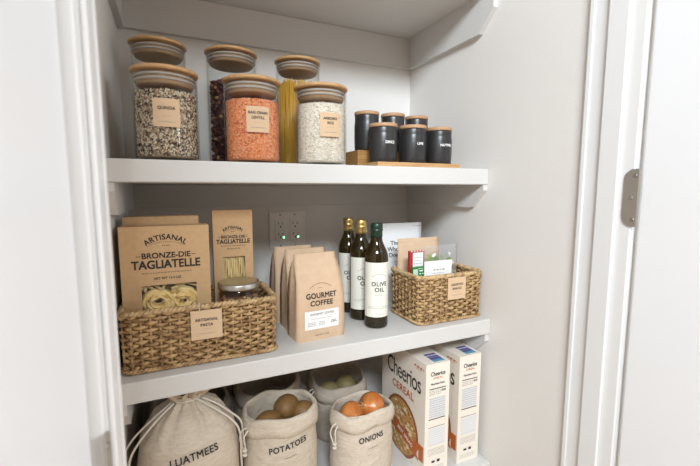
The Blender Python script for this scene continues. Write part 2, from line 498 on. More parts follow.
def grain_stuff(name, x, y, zt, dims, n, mats, wts, label, core, R=.0545, seed=1, jit=.0006):
    mb = MB(); rn = random.Random(seed)
    mb.lathe([(0, .0062), (R-.004, .0062), (R-.0012, .010), (R-.0008, zt-.001), (R-.003, zt), (0, zt)], core, 48)
    scatter_cyl(mb, R-.0008, .008, zt, n, dims, mats, wts, rn, jitter=jit)
    o = mb.build(name, loc=(x, y, ZA))
    tag(o, label, name.replace('_', ' '), kind='stuff')
    return o
JA = [(.1045, .07), (.2715, .07), (.4275, .07)]
jar(*JA[0], .172, 'short glass jar with bamboo lid and label reading QUINOA', ['QUINOA'])
grain_stuff('quinoa', *JA[0], .129, (.0033, .00145, .0010), 5600, QUIM, [2.6, 4.6, 4.2, 1.6], 'black and cream mixed quinoa filling the leftmost front jar', mat('quinoa_heap', (.40, .28, .18), .7), seed=2)
jar(*JA[1], .173, 'short glass jar with bamboo lid, full of orange lentils', ['RAG GRAIN', 'LENTILL'])
grain_stuff('lentils', *JA[1], .127, (.0023, .0020, .0011), 6500, LENM, [4, 4, 2], 'orange split lentils filling the middle front jar', LENM[0], seed=3)
jar(*JA[2], .175, 'short glass jar with bamboo lid and label reading ARBORIO RICE', ['ARBORIO', 'RICE'])
grain_stuff('rice', *JA[2], .133, (.0031, .0014, .001), 5600, RICM, [4, 4, 2], 'white rice grains filling the jar beside the black canisters', RICM[0], seed=4)
JB = [(.0925, .243), (.2555, .243), (.4260, .243)]
jar(*JB[0], .277, 'tall glass jar with bamboo lid behind the quinoa jar', R=.0590)
jar(*JB[1], .280, 'tall glass jar of dark dried fruit behind the orange lentil jar', R=.0605)
jar(*JB[2], .281, 'tall glass jar of spaghetti behind the white rice jar', R=.0585)
grain_stuff('oats', *JB[0], .10, (.003, .0022, .0008), 2500, [OATM[2], RICM[2]], [3, 1], 'pale oats low in the tall jar behind the quinoa', OATM[2], R=.0548, seed=5)
def fruit():
    mb = MB(); rn = random.Random(11); R = .049; zt = .205
    mb.lathe([(0, .007), (R-.006, .007), (R-.004, .011), (R-.004, zt-.012), (R-.012, zt-.006), (0, zt-.008)], FRUITM[2], 32)
    ico = bmesh.new(); bmesh.ops.create_icosphere(ico, subdivisions=1, radius=1)
    iv = [v.co.copy() for v in ico.verts]; fi = [tuple(v.index for v in f.verts) for f in ico.faces]; ico.free()
    for _ in range(620):
        side = rn.random() < .87
        a = rn.uniform(0, 2*PI)
        if side: c = Vector((R*math.cos(a), R*math.sin(a), rn.uniform(.015, zt)))
        else:
            r = R*math.sqrt(rn.random()); c = Vector((r*math.cos(a), r*math.sin(a), zt-.004+rn.uniform(-.006, .006)))
        d = Vector((rn.uniform(.004, .0075), rn.uniform(.004, .0065), rn.uniform(.0032, .005)))
        rot = Matrix.Rotation(rn.uniform(0, PI), 3, 'X') @ Matrix.Rotation(rn.uniform(0, PI), 3, 'Z')
        vs = []
        for v in iv:
            p_ = c + rot @ Vector((v.x*d.x, v.y*d.y, v.z*d.z))*rn.uniform(.85, 1.1)
            rr = math.hypot(p_.x, p_.y)
            if rr > .0572: p_.x *= .0572/rr; p_.y *= .0572/rr
            p_.z = max(p_.z, .0065)
            vs.append(p_)
        mb.add(vs, fi, rn.choices(FRUITM, [4, 3, 3, 1])[0], True)
    o = mb.build('dried_fruit', loc=(*JB[1], ZA))
    tag(o, 'dark red dried fruit and nuts in the tall middle jar', 'dried fruit', kind='stuff')
fruit()
def spaghetti():
    mb = MB(); rn = random.Random(5); R = .0535
    for i in range(430):
        if i < 190: a = 2*PI*i/190; r = R-rn.uniform(0, .002)
        else: a = rn.uniform(0, 2*PI); r = (R-.003)*math.sqrt(rn.random())
        zt = .222+rn.uniform(-.008, .006)
        a2 = a+rn.uniform(-.12, .12); r2 = min(R, r*rn.uniform(.97, 1.03))
        mb.tube([(r*math.cos(a), r*math.sin(a), .007), (r2*math.cos(a2), r2*math.sin(a2), zt)], .00105, SPAG, 5)
    o = mb.build('spaghetti', loc=(*JB[2], ZA))
    tag(o, 'yellow spaghetti strands standing in the tall right jar', 'spaghetti', kind='stuff')
spaghetti()

# ------------------------------------------------------------------ spice canisters on the wooden riser
def riser():
    t = thing('wooden_riser', (.535, .015, ZA), 'stepped wooden riser under the black spice canisters', 'riser')
    MB().box(.012, .253, 0, .083, 0.0, .011, BAMBOO).build('front_board', t, bevel=.001)
    MB().box(0, .253, .0835, .160, 0.0, .0445, RISER).build('back_step', t, bevel=.001)
riser()
def canister(x, y, z, R, h, label, word=None):
    t = thing('spice_canister', (x, y, z), label, 'canister', 'black spice canisters on the riser')
    gh = h-.009
    MB().lathe([(0, 0), (R-.003, 0), (R-.001, .002), (R*.985, .012), (R, gh*.35), (R, gh*.72), (R*.97, gh*.80), (R*.955, gh*.86), (R*.965, gh-.002), (R*.95, gh), (0, gh)], CANM, 40).build('body', t)
    MB().lathe([(0, gh+.0005), (R*.97, gh+.0005), (R*.99, gh+.002), (R*.99, h-.002), (R*.96, h), (0, h)], WALNUT, 40).build('lid', t)
    if word:
        fn = cyl_fn(R+.0005, gh*.56)
        MB().text(word, .0088, WHITEINK, fn, bold=0.0135).build('lettering', t)
    return t
canister(.585, .060, ZA+.011, .0355, .093, 'front row canister nearest the rice jar, black with wooden lid', 'DRICE')
canister(.671, .060, ZA+.011, .0352, .094, 'middle canister of the front row, black with wooden lid', 'LIME')
canister(.753, .060, ZA+.011, .0335, .094, 'front row canister nearest the right wall, with white lettering NUTMEG', 'NUTMEG')
canister(.576, .131, ZA+.0447, .0325, .099, 'back row canister nearest the rice jar, raised on the wooden step', None)
canister(.654, .131, ZA+.0447, .0325, .100, 'middle canister of the raised back row, mostly hidden', None)
canister(.729, .131, ZA+.0447, .0322, .099, 'back row canister nearest the right wall, raised on the step', None)

# ------------------------------------------------------------------ woven baskets
def rrect(x0, x1, y0, y1, r, n):
    """n points evenly spaced round a rounded rectangle, with outward normals"""
    segs = []
    L1, L2 = x1-x0-2*r, y1-y0-2*r; q = PI*r/2
    tot = 2*L1+2*L2+4*q; pts = []
    for i in range(n):
        s = tot*i/n
        for k in range(8):
            l = (L1, q, L2, q, L1, q, L2, q)[k]
            if s <= l or k == 7: break
            s -= l
        if k == 0: p = (x0+r+s, y0); nn = (0, -1)
        elif k == 2: p = (x1, y0+r+s); nn = (1, 0)
        elif k == 4: p = (x1-r-s, y1); nn = (0, 1)
        elif k == 6: p = (x0, y1-r-s); nn = (-1, 0)
        else:
            c, a0 = {1: ((x1-r, y0+r), -PI/2), 3: ((x1-r, y1-r), 0), 5: ((x0+r, y1-r), PI/2), 7: ((x0+r, y0+r), PI)}[k]
            a = a0+s/r; nn = (math.cos(a), math.sin(a)); p = (c[0]+r*nn[0], c[1]+r*nn[1])
        pts.append((p, nn))
    return pts, tot
def basket(x0, x1, y0, y1, h, label, tag_x, tag_z, words, seed, rim_fn=None):
    cx, cy = (x0+x1)/2, (y0+y1)/2
    t = thing('wicker_basket', (cx, cy, ZB), label, 'basket')
    rn = random.Random(seed); hx, hy = (x1-x0)/2-.006, (y1-y0)/2-.006
    rows = 15; sp = .0165
    _, tot = rrect(-hx, hx, -hy, hy, .022, 8)
    ns = int(tot/sp)//2*2+1
    rh = (h-.014)/rows
    mb = MB(); per = 4
    for j in range(rows):
        tz = j/(rows-1)
        off = -.004*(1-tz)
        pts, _ = rrect(-hx-off, hx+off, -hy-off, hy+off, .016, ns*per)
        path = []; rad = []
        z = .008+rh*(j+.5)
        ph = PI*j
        for i, (p, nn) in enumerate(pts):
            a = PI*i/per+ph
            d = math.cos(a)*.0042
            wob = rn.uniform(-.0007, .0007)
            path.append((p[0]+nn[0]*d, p[1]+nn[1]*d, z+wob+math.sin(2*a+1)*.0005))
            rad.append(rh*.52*(.85+.28*abs(math.cos(a)))*rn.uniform(.88, 1.1))
        # the wale does not close on itself: start and end overlap
        path.append(path[0]); rad.append(rad[0])
        mb.tube(path, rad, SEAG, 6, flat=.62)
    mb.build('weave', t)
    st = MB(); pts, _ = rrect(-hx, hx, -hy, hy, .016, ns)
    for p, nn in pts:
        st.tube([(p[0], p[1], .004), (p[0], p[1], h-.006)], .0022, SEAG, 5)
    st.build('upright_stakes', t)
    MB().prism([p for p, _ in rrect(-hx, hx, -hy, hy, .016, 48)[0]], .001, .006, SEAG, axis='z').build('base', t)
    rm = MB(); n = 260
    pts, _ = rrect(-hx, hx, -hy, hy, .018, n)
    nt = int(tot/.016)
    for k in range(2):
        pa = []
        for i, (p, nn) in enumerate(pts):
            a = 2*PI*nt*i/n + PI*k
            d = .0035*math.cos(a)
            dz = .0030*math.sin(a) + (rim_fn(p[0]/hx, p[1]/hy) if rim_fn else 0)
            pa.append((p[0]+nn[0]*d, p[1]+nn[1]*d, h-.0045+dz))
        rm.tube(pa, .0038, SEAGR, 6, closed=True)
    rm.build('braided_rim', t)
    # foot braid along the bottom edge
    ft = MB()
    for k in range(2):
        pa = []
        for i, (p, nn) in enumerate(pts):
            a = 2*PI*nt*i/n + PI*k
            pa.append((p[0]+nn[0]*(.001+.0028*math.cos(a)), p[1]+nn[1]*(.001+.0028*math.cos(a)), .0052+.0022*math.sin(a)))
        ft.tube(pa, .0030, SEAG, 6, closed=True)
    ft.build('bottom_braid', t)
    # hanging card
    lx, lz = tag_x-cx, tag_z
    fy = -hy-.0085
    tg = MB(); tg.box(lx-.029, lx+.029, fy-.0016, fy, lz-.029, lz+.029, KRAFTLAB)
    fn = plane_fn(lx, fy-.0016, lz, 0, .0003)
    for i, s in enumerate(words):
        tg.text(s, .0082, INK, (lambda yy: lambda X, Y: fn(X, Y+yy))(.010-.0105*i), bold=0.0113)
    tg.patch(-.010, .010, -.0085, -.0081, GREYINK, fn)
    tg.dashes(-.015, .015, -.0175, .0013, GREYINK, fn, 5)
    tg = tg.build('hanging_card', t)
    MB().tube([(lx-.012, fy-.0012, lz+.026), (lx-.013, fy+.001, h-.002), (lx-.012, fy+.008, h+.003), (lx-.011, fy+.014, h-.006)], .0008, CORD, 5).build('card_string', tg)
    return t
bL = basket(.0035, .3035, -.002, .160, .121, 'wide woven seagrass basket holding pasta boxes at the left', .1575, .0825, ['ARTISANAL', 'PASTA'], 3)
bR = basket(.6560, .8705, -.003, .152, .128, 'smaller woven seagrass basket of snack packs against the right wall', .772, .0905, ['ASSORTED', 'SNACKS'], 4)

# ------------------------------------------------------------------ pasta boxes
def tagliatelle_nest(mb, cx, cy, cz, rad, rn, turns=10):
    for k in range(turns):
        r = rad*(.35+.65*rn.random()); tilt = rn.uniform(-.5, .5); ph = rn.uniform(0, 2*PI)
        pts = []
        a0 = rn.uniform(0, 2*PI); span = rn.uniform(1.2, 2.0)*PI
        for i in range(22):
            a = a0+span*i/21
            pts.append((cx+r*math.cos(a), cy+.006*math.sin(a*1.5+ph)-rn.uniform(0, .0), cz+r*math.sin(a)*(.82+.2*tilt)))
        mb.tube(pts, 0.0054, PASTA, 6, flat=.28)
def pasta_box(x0, x1, yf, yb, z1, label, full, base=.0072, seed=1, win=True, name='pasta_box', nest=True):
    cx = (x0+x1)/2; wd = x1-x0; h = z1-base
    t = thing(name, (cx, yf, ZB+base), label, 'pasta box', None)
    hw = wd/2; dp = yb-yf
    b = MB()
    k = wd/.166
    if win:
        wx0, wx1, wz0, wz1 = win
        # front panel with a hole
        xs = [-hw, wx0, wx1, hw]; zs = [0, wz0, wz1, h]
        for i in range(3):
            for j in range(3):
                if i == 1 and j == 1: continue
                b.add([(xs[i], 0, zs[j]), (xs[i+1], 0, zs[j]), (xs[i+1], 0, zs[j+1]), (xs[i], 0, zs[j+1])], [(0, 1, 2, 3)], KRAFT)
        b.add([(wx0, 0, wz0), (wx1, 0, wz0), (wx1, 0, wz1), (wx0, 0, wz1), (wx0, .001, wz0), (wx1, .001, wz0), (wx1, .001, wz1), (wx0, .001, wz1)],
              [(0, 4, 5, 1), (1, 5, 6, 2), (2, 6, 7, 3), (3, 7, 4, 0)], KRAFT)
        b.add([(-hw, 0, 0), (hw, 0, 0), (hw, dp, 0), (-hw, dp, 0), (-hw, 0, h), (hw, 0, h), (hw, dp, h), (-hw, dp, h)],
              [(0, 3, 2, 1), (4, 5, 6, 7), (1, 2, 6, 5), (2, 3, 7, 6), (3, 0, 4, 7)], KRAFT)
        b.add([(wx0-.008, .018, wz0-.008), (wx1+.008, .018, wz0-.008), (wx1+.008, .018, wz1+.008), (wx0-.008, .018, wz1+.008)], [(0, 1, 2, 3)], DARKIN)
    else:
        b.box(-hw, hw, 0, dp, 0, h, KRAFT)
    # folded top flap edge
    b.box(-hw+.001, hw-.001, -.0006, .004, h-.0015, h+.0008, KRAFT)
    if full:
        sh = 0.0 if full > .9 else .026
        F_ = lambda yy: (lambda X, Y: (X, -.0004, h-yy-sh+Y))
        s = full
        b.text('ARTISANAL', .0150*s, INK, F_(.021*s), bold=0.0113, arc=.062*s, sx=1.0, spacing=1.05)
        b.dashes(-.034*s, .034*s, 0, .0011, BROWNINK, lambda X, Y: (X, -.0004, h-sh-.0300*s+Y-(X*X)/(.13*s)), 2)
        b.dashes(-.007*s, .007*s, 0, .0013, INK, F_(.0375*s), 4)
        b.text('BRONZE-DIE', .0155*s, INK, F_(.0575*s), bold=0.0135)
        for q in (-1, 1): b.patch(q*.050*s-.004*s, q*.050*s+.004*s, -.0006, .0006, INK, F_(.0575*s))
        b.text('TAGLIATELLE', .0230*s, INK, F_(.0755*s), bold=0.0158, sx=.90)
        b.dashes(-.045*s, .045*s, 0, .0017, BROWNINK, F_(.0915*s), 6, gap=.1)
        b.text('NET WT 13.4 OZ', .0066*s, INK, F_(.1030*s), bold=0.0090)
    o = b.build('carton', t)
    if win:
        rn = random.Random(seed); mb = MB()
        if nest:
            for fx in (.28, .74):
                tagliatelle_nest(mb, wx0+(wx1-wx0)*fx, .009, (wz0+wz1)/2+.006+rn.uniform(-.004, .004), (wx1-wx0)*.29, rn, 26)
            for _ in range(9):
                xx = rn.uniform(wx0, wx1)
                mb.tube([(xx+(rn.uniform(-.02, .02))*i/7, .012+.003*math.sin(i), wz0+(wz1-wz0)*i/7) for i in range(8)], .0034, PASTA, 6, flat=.35)
        else:
            n = 10
            for i in range(n):
                xx = wx0+(wx1-wx0)*(i+.5)/n
                mb.tube([(xx+.001*math.sin(q+i), .009+.003*math.sin(q*1.3+i*2), wz0-.002+(wz1-wz0+.004)*q/8) for q in range(9)], .0030, PASTA, 6, flat=.4)
        pa = mb.build('tagliatelle', loc=(cx, yf, ZB+base))
        tag(pa, 'tagliatelle nests behind the window of the large kraft box' if nest else 'ribbon pasta behind the small window of the slim kraft box', 'pasta', kind='stuff')
        MB().box(wx0, wx1, .0022, .0026, wz0, wz1, FILM).build('window_film', t)
    return t
pasta_box(.0105, .1720, .050, .094, .2735, 'large kraft tagliatelle box at the front of the left basket', 1.0, win=(-.047, .053, .070, .150), seed=3)
pasta_box(.0140, .1560, .100, .143, .2895, 'plain kraft box standing behind the large tagliatelle box', 0, win=None, seed=4)
pasta_box(.1860, .2740, .122, .146, .2985, 'slim kraft tagliatelle box on the right in the basket', .60, win=(-.0240, .0250, .085, .185), seed=5, nest=False)

def snack_jar():
    x, y, z = .2315, .068, ZB+.0075
    t = thing('preserving_jar', (x, y, z), 'squat glass jar with silver screw lid in the left basket', 'jar')
    R = .047; h = .1390
    MB().lathe([(0, 0), (R-.005, 0), (R, .006), (R, h-.042), (R-.002, h-.030), (R-.007, h-.021), (R-.007, h-.004), (R-.0095, h-.004), (R-.0095, h-.021), (R-.005, h-.031), (R-.003, h-.042), (R-.003, .008), (R-.006, .004), (0, .004)], GLASS, 56).build('glass_body', t)
    lid = MB().lathe([(R-.0045, h-.013), (R-.0035, h-.0135), (R-.0025, h-.0125), (R-.003, h-.010), (R-.0025, h-.003), (R-.004, h-.0005), (R-.007, h), (R-.009, h-.0012), (0, h-.0012)], STEEL, 56)
    lid.build('screw_lid', t)
    mb = MB(); rn = random.Random(21)
    mb.lathe([(0, .005), (R-.010, .006), (R-.008, .010), (R-.009, h-.044), (R-.014, h-.032), (0, h-.030)], NUTM[2], 32)
    ico = bmesh.new(); bmesh.ops.create_icosphere(ico, subdivisions=1, radius=1)
    iv = [v.co.copy() for v in ico.verts]; fi = [tuple(v.index for v in f.verts) for f in ico.faces]; ico.free()
    for _ in range(420):
        a = rn.uniform(0, 2*PI); zz = rn.uniform(.012, h-.030)
        rmax = R-.0036 if zz < h-.044 else R-.0036-.005*(zz-h+.044)/.014
        d = [rn.uniform(.003, .006) for _ in range(3)]
        c = Vector(((rmax-.005)*math.cos(a), (rmax-.005)*math.sin(a), zz))
        vs = []
        for v in iv:
            p_ = c+Vector((v.x*d[0], v.y*d[1], v.z*d[2]*.8)); rr = math.hypot(p_.x, p_.y)
            if rr > rmax: p_.x *= rmax/rr; p_.y *= rmax/rr
            p_.z = max(.0055, p_.z); vs.append(p_)
        mb.add(vs, fi, rn.choices(NUTM, [3, 3, 3, 1.5])[0], True)
    tag(mb.build('granola', loc=(x, y, z)), 'brown granola clusters inside the silver lidded jar', 'granola', kind='stuff')
snack_jar()

# ------------------------------------------------------------------ coffee bags
def coffee_bag(x, y, rz, label, printed, lean=.012, h=.199):
    t = thing('coffee_bag', (x, y, ZB), label, 'coffee bag', 'kraft coffee bags on the middle shelf', rz)
    wb, dp = .118, .062
    # cross-sections: z, half width, front y, back y, gusset pinch
    lv = [(0, .059, 0, dp, 0), (.004, .0595, -.001, dp+.001, 0), (.05, .0595, -.0025, dp+.002, .003), (.10, .059, -.001, dp, .007), (.135, .0575, .006, dp-.004, .012),
          (.16, .0565, .016, dp-.012, .013), (.178, .0555, .0245, dp-.022, .008), (h-.012, .0545, .0300, dp-.0285, .002), (h, .0540, .0310, dp-.0290, .001)]
    rows = []
    for z, hw, yf, yb, g in lv:
        row = []
        n = 10
        for i in range(n+1):
            u = -1+2*i/n; bul = (1-u*u)*.0015
            row.append((hw*u, yf-bul, z))
        ym = (yf+yb)/2
        row += [(hw-g*.3, yf+(ym-yf)*.5, z), (hw-g, ym, z), (hw-g*.3, yb-(yb-ym)*.5, z)]
        for i in range(n+1):
            u = 1-2*i/n; bul = (1-u*u)*.0015
            row.append((hw*u, yb+bul, z))
        row += [(-hw+g*.3, yb-(yb-ym)*.5, z), (-hw+g, ym, z), (-hw+g*.3, yf+(ym-yf)*.5, z)]
        rows.append(row)
    b = MB(); b.grid(rows, KRAFTBAG, closed_u=True)
    nb = len(rows[0]); b.add(rows[0], [tuple(range(nb))], KRAFTBAG); b.add(rows[-1], [tuple(range(nb-1, -1, -1))], KRAFTBAG)
    def front(X, Y):
        z = Y
        for k in range(len(lv)-1):
            if lv[k][0] <= z <= lv[k+1][0]:
                f = (z-lv[k][0])/(lv[k+1][0]-lv[k][0]); yf = lv[k][2]*(1-f)+lv[k+1][2]*f; hw = lv[k][1]*(1-f)+lv[k+1][1]*f
                break
        else: yf = 0; hw = .059
        u = X/hw
        return (X, yf-(1-u*u)*.0015-.0010, z)
    def at(yy): return lambda X, Y: front(X, yy+Y)
    if printed:
        b.text('GOURMET', .0168, INK, at(.1045), bold=0.0135, spacing=1.05, sx=.93)
        b.text('COFFEE', .0168, INK, at(.0875), bold=0.0135, spacing=1.05, sx=.95)
        b.dashes(-.028, .028, 0, .0014, BROWNINK, lambda X, Y: front(X, .1325+Y-X*X/.075), 2, gap=0)
        b.dashes(-.006, .006, 0, .0009, BROWNINK, at(.1225), 2)
        b.text('NET WT 12 OZ', .0052, BROWNINK, at(.0125), bold=0.0045)
    o = b.build('bag', t)
    if printed:
        l = MB(); lf = lambda yy: (lambda X, Y: (lambda q: (q[0], q[1]-.0008, q[2]))(front(X, yy+Y)))
        lf2 = lambda yy: (lambda X, Y: (lambda q: (q[0], q[1]-.0011, q[2]))(front(X, yy+Y)))
        l.patch(-.0430, .0430, -.0215, .0215, WHITEPAP, lf(.0495), 8, 2)
        l.text('GOURMET COFFEE', .0066, INK, lf2(.0630), bold=0.0045, spacing=1.1)
        l.patch(-.036, .036, -.00015, .00015, GREYINK, lf2(.0565))
        l.dashes(-.028, .028, 0, .001, GREYINK, lf2(.0525), 8)
        for q, (a, c) in enumerate(((-.036, -.016), (-.008, .008))):
            for r in range(3): l.dashes(a, c, 0, .0013, GREYINK, lf2(.044-.0036*r), q*5+r)
        l.dashes(.022, .037, 0, .0022, INK, lf2(.040), 3, gap=-.2); l.dashes(.025, .035, 0, .0018, INK, lf2(.0435), 4, gap=-.2)
        l.build('label', t)
    return t
coffee_bag(.4085, .0275, .09, 'front kraft coffee bag with printed lettering and white label', True)
coffee_bag(.4090, .1050, .05, 'second kraft coffee bag, directly behind the lettered one', True)
coffee_bag(.3990, .1820, .03, 'rearmost kraft coffee bag, below the wall outlet', True, h=.195)

# ------------------------------------------------------------------ olive oil bottles
def bottle(x, y, R, h, capm, label, a0):
    t = thing('olive_oil_bottle', (x, y, ZB), label, 'bottle', 'olive oil bottles on the middle shelf')
    k = h/.262
    MB().lathe([(0, .003), (R*.6, .002), (R-.005, 0), (R-.0015, .0015), (R, .006), (R, .176*k), (R*.97, .184*k), (R*.86, .194*k), (R*.66, .206*k), (R*.52, .216*k), (R*.46, .226*k), (R*.44, .238*k), (0, .239*k)], OLIVEG, 48).build('glass_body', t)
    cap = MB().lathe([(0, .262*k), (R*.46, .262*k), (R*.50, .2605*k), (R*.51, .249*k), (R*.49, .2475*k), (R*.53, .246*k), (R*.54, .2435*k), (R*.50, .242*k), (R*.50, .2335*k), (R*.49, .2265*k), (R*.465, .2265*k)], capm, 40).build('foil_cap', t)
    l = MB(); zc = .0985*k; fn = cyl_fn(R+.0004, zc, a0); f2 = cyl_fn(R+.0008, zc, a0)
    l.patch(-R*1.45, R*1.45, -.0685*k, .0685*k, CREAMLAB, fn, 24)
    l.text('OLIVE', .0150, INK, lambda X, Y: f2(X, Y+.0150), bold=0.0113, spacing=1.1, sx=.95)
    l.text('OIL', .0150, INK, lambda X, Y: f2(X, Y+.0005), bold=0.0113, spacing=1.1)
    l.dashes(-.019, .019, 0, .0012, GREYINK, lambda X, Y: f2(X, Y+.0405-X*X/.05), 2, gap=0)
    l.dashes(-.011, .011, 0, .0011, GREYINK, lambda X, Y: f2(X, Y-.0125), 3)
    l.dashes(-.030, .030, 0, .0010, GREYINK, lambda X, Y: f2(X, Y-.042), 4)
    l.dashes(-.030, .030, 0, .0010, GREYINK, lambda X, Y: f2(X, Y-.046), 5)
    l.dashes(-.008, .014, 0, .0012, GREYINK, lambda X, Y: f2(X, Y-.062), 6)
    l.build('label', t)
    return t
bottle(.5682, .058, .0300, .263, GREENCAP, 'olive oil bottle with dark green foil cap, standing in front', -.22)
bottle(.5600, .130, .0300, .266, GOLD, 'middle olive oil bottle with a gold foil cap', -.10)
bottle(.5560, .203, .0285, .267, GOLD, 'rearmost olive oil bottle with gold cap, half hidden', -.16)

# ------------------------------------------------------------------ packs in the right basket
def pouch(x, y, z0, wd, h, dp, m, name, label, cat, rz=0, lean=0.0, extra=None, seal=.010):
    t = thing(name, (x, y, z0), label, cat, None, rz)
    rows = []; n = 10; lv = 9
    for j in range(lv+1):
        v = j/lv; z = h*v
        th = dp*(math.sin(PI*min(1, (v*.9+.12)))**.8 if v < .93 else .06)
        th = max(.0012, th)
        yo = lean*v
        fr = [(wd/2*(-1+2*i/n), yo-th/2*(1-abs(-1+2*i/n)**3), z) for i in range(n+1)]
        bk = [(wd/2*(1-2*i/n), yo+th/2*(1-abs(1-2*i/n)**3)+.0004, z) for i in range(n+1)]
        rows.append(fr+bk)
    b = MB(); b.grid(rows, m, closed_u=True)
    nb = 2*n+2
    b.add(rows[0], [tuple(range(nb-1, -1, -1))], m); b.add(rows[-1], [tuple(range(nb))], m)
    def front(X, Z):
        v = min(1, max(0, Z/h)); th = max(.0012, dp*(math.sin(PI*min(1, (v*.9+.12)))**.8 if v < .93 else .06)); u = X/(wd/2)
        return (X, lean*v-th/2*(1-abs(u)**3)-.0012, Z)
    b.patch(-wd/2+.001, wd/2-.001, h-seal-.0004, h-seal+.0004, GREYINK if m is not PLASTIC else m, front, 8)
    if extra: extra(b, front)
    b.build('pouch', t)
    return t, front
def white_extra(b, f):
    b.prism([(.003*math.cos(k*PI/6), .227+.003*math.sin(k*PI/6)) for k in range(12)], -.0025, -.0012, SLOT)
    for i, s in enumerate(('The', 'Whole', 'Dried')):
        b.text(s, .018, INK, (lambda zz: lambda X, Y: f(X-.016, zz+Y))(.186-.018*i), bold=0.0045)
    b.dashes(-.02, .02, 0, .002, GREYINK, lambda X, Y: f(X, .13+Y), 4)
pouch(.7250, .215, ZB, .172, .245, .03, mat('white_pouch', (.82, .82, .83), .4), 'snack_pouch', 'white hang-hole pouch standing behind the right basket', 'pouch', 0, 0, white_extra)
pouch(.7410, .1200, ZB+.0075, .138, .202, .026, KRAFTBAG, 'snack_pouch', 'kraft paper pouch at the back of the right basket', 'pouch', -.02, .006)
def leaves():
    x, y, z = .7870, .0800, ZB+.0075
    t, f = pouch(x, y, z, .122, .184, .024, PLASTIC, 'snack_pouch', 'clear plastic pouch with green leaves in the right basket', 'pouch', .04, .006)
    mb = MB(); rn = random.Random(9)
    for i in range(46):
        c = Vector((rn.uniform(-.045, .045), .003+rn.uniform(-.004, .004), rn.uniform(.09, .158)))
        s = rn.uniform(.007, .013); a = rn.uniform(0, 2*PI); ti = rn.uniform(-.5, .5)
        A = Vector((math.cos(a), .2*ti, math.sin(a))); B = Vector((-math.sin(a), .2, math.cos(a)))
        vs = [c-A*s, c-A*s*.3+B*s*.45, c+A*s*.5+B*s*.4, c+A*s, c+A*s*.5-B*s*.4, c-A*s*.3-B*s*.45, c+Vector((0, -.0015, 0))]
        mb.add(vs, [(6, 0, 1), (6, 1, 2), (6, 2, 3), (6, 3, 4), (6, 4, 5), (6, 5, 0)], rn.choice([LEAF, LEAF, RICM[1]]), False)
    o = mb.build('leaves', loc=(x, y, z)); o.rotation_euler = (0, 0, .04)
    tag(o, 'dried green and pale leaves inside the clear pouch', 'leaves', kind='stuff')
leaves()
def packet(x, y, z0, wd, h, dp, m, name, label, cat, rz, fnx):
    t = thing(name, (x, y, z0), label, cat, None, rz)
    b = MB().box(-wd/2, wd/2, 0, dp, 0, h, m)
    fnx(b, lambda zz: (lambda X, Y: (X, -.0005, zz+Y)))
    b.build('packet', t, bevel=0)
    return t
def red_x(b, f):
    b.patch(-.0135, .0205, -.019, .0225, WHITEPAP, f(.149))
    for i in range(3): b.dashes(-.010, .016, 0, .0015, GREYINK, lambda X, Y, q=i: (X, -.0007, .158-.008*q+Y), i)
    for i in range(5): b.patch(-.019+.009*i, -.015+.009*i, -.0015, .0015, WHITEPAP, f(.1755))
packet(.6940, .0640, ZB+.0075, .048, .1765, .007, RED, 'paper_packet', 'red packet with white panel at the left of the right basket', 'packet', .05, red_x)
def green_x(b, f):
    b.patch(-.028, -.0135, -.011, .010, PALEG, f(.121))
    b.patch(-.009, .024, -.0135, .006, WHITEPAP, f(.100))
    b.dashes(-.009, .022, 0, .0035, WHITEPAP, f(.1265), 2)
    b.dashes(-.009, .018, 0, .0028, WHITEPAP, f(.1185), 3)
    b.patch(-.012, .027, -.0007, .0007, WHITEPAP, f(.1325))
packet(.6980, .0440, ZB+.0075, .058, .1365, .009, GREENP, 'paper_packet', 'small green packet in front of the red one', 'packet', -.03, green_x)
def card_x(b, f):
    b.dashes(-.016, .020, 0, .0030, GREYINK, f(.128), 9)
    b.dashes(-.018, .018, 0, .0014, GREYINK, f(.119), 3)
packet(.7400, .0315, ZB+.0075, .088, .1520, .0012, WHITEPAP, 'folded_card', 'plain white card leaning in front of the clear pouch', 'card', .0, card_x)

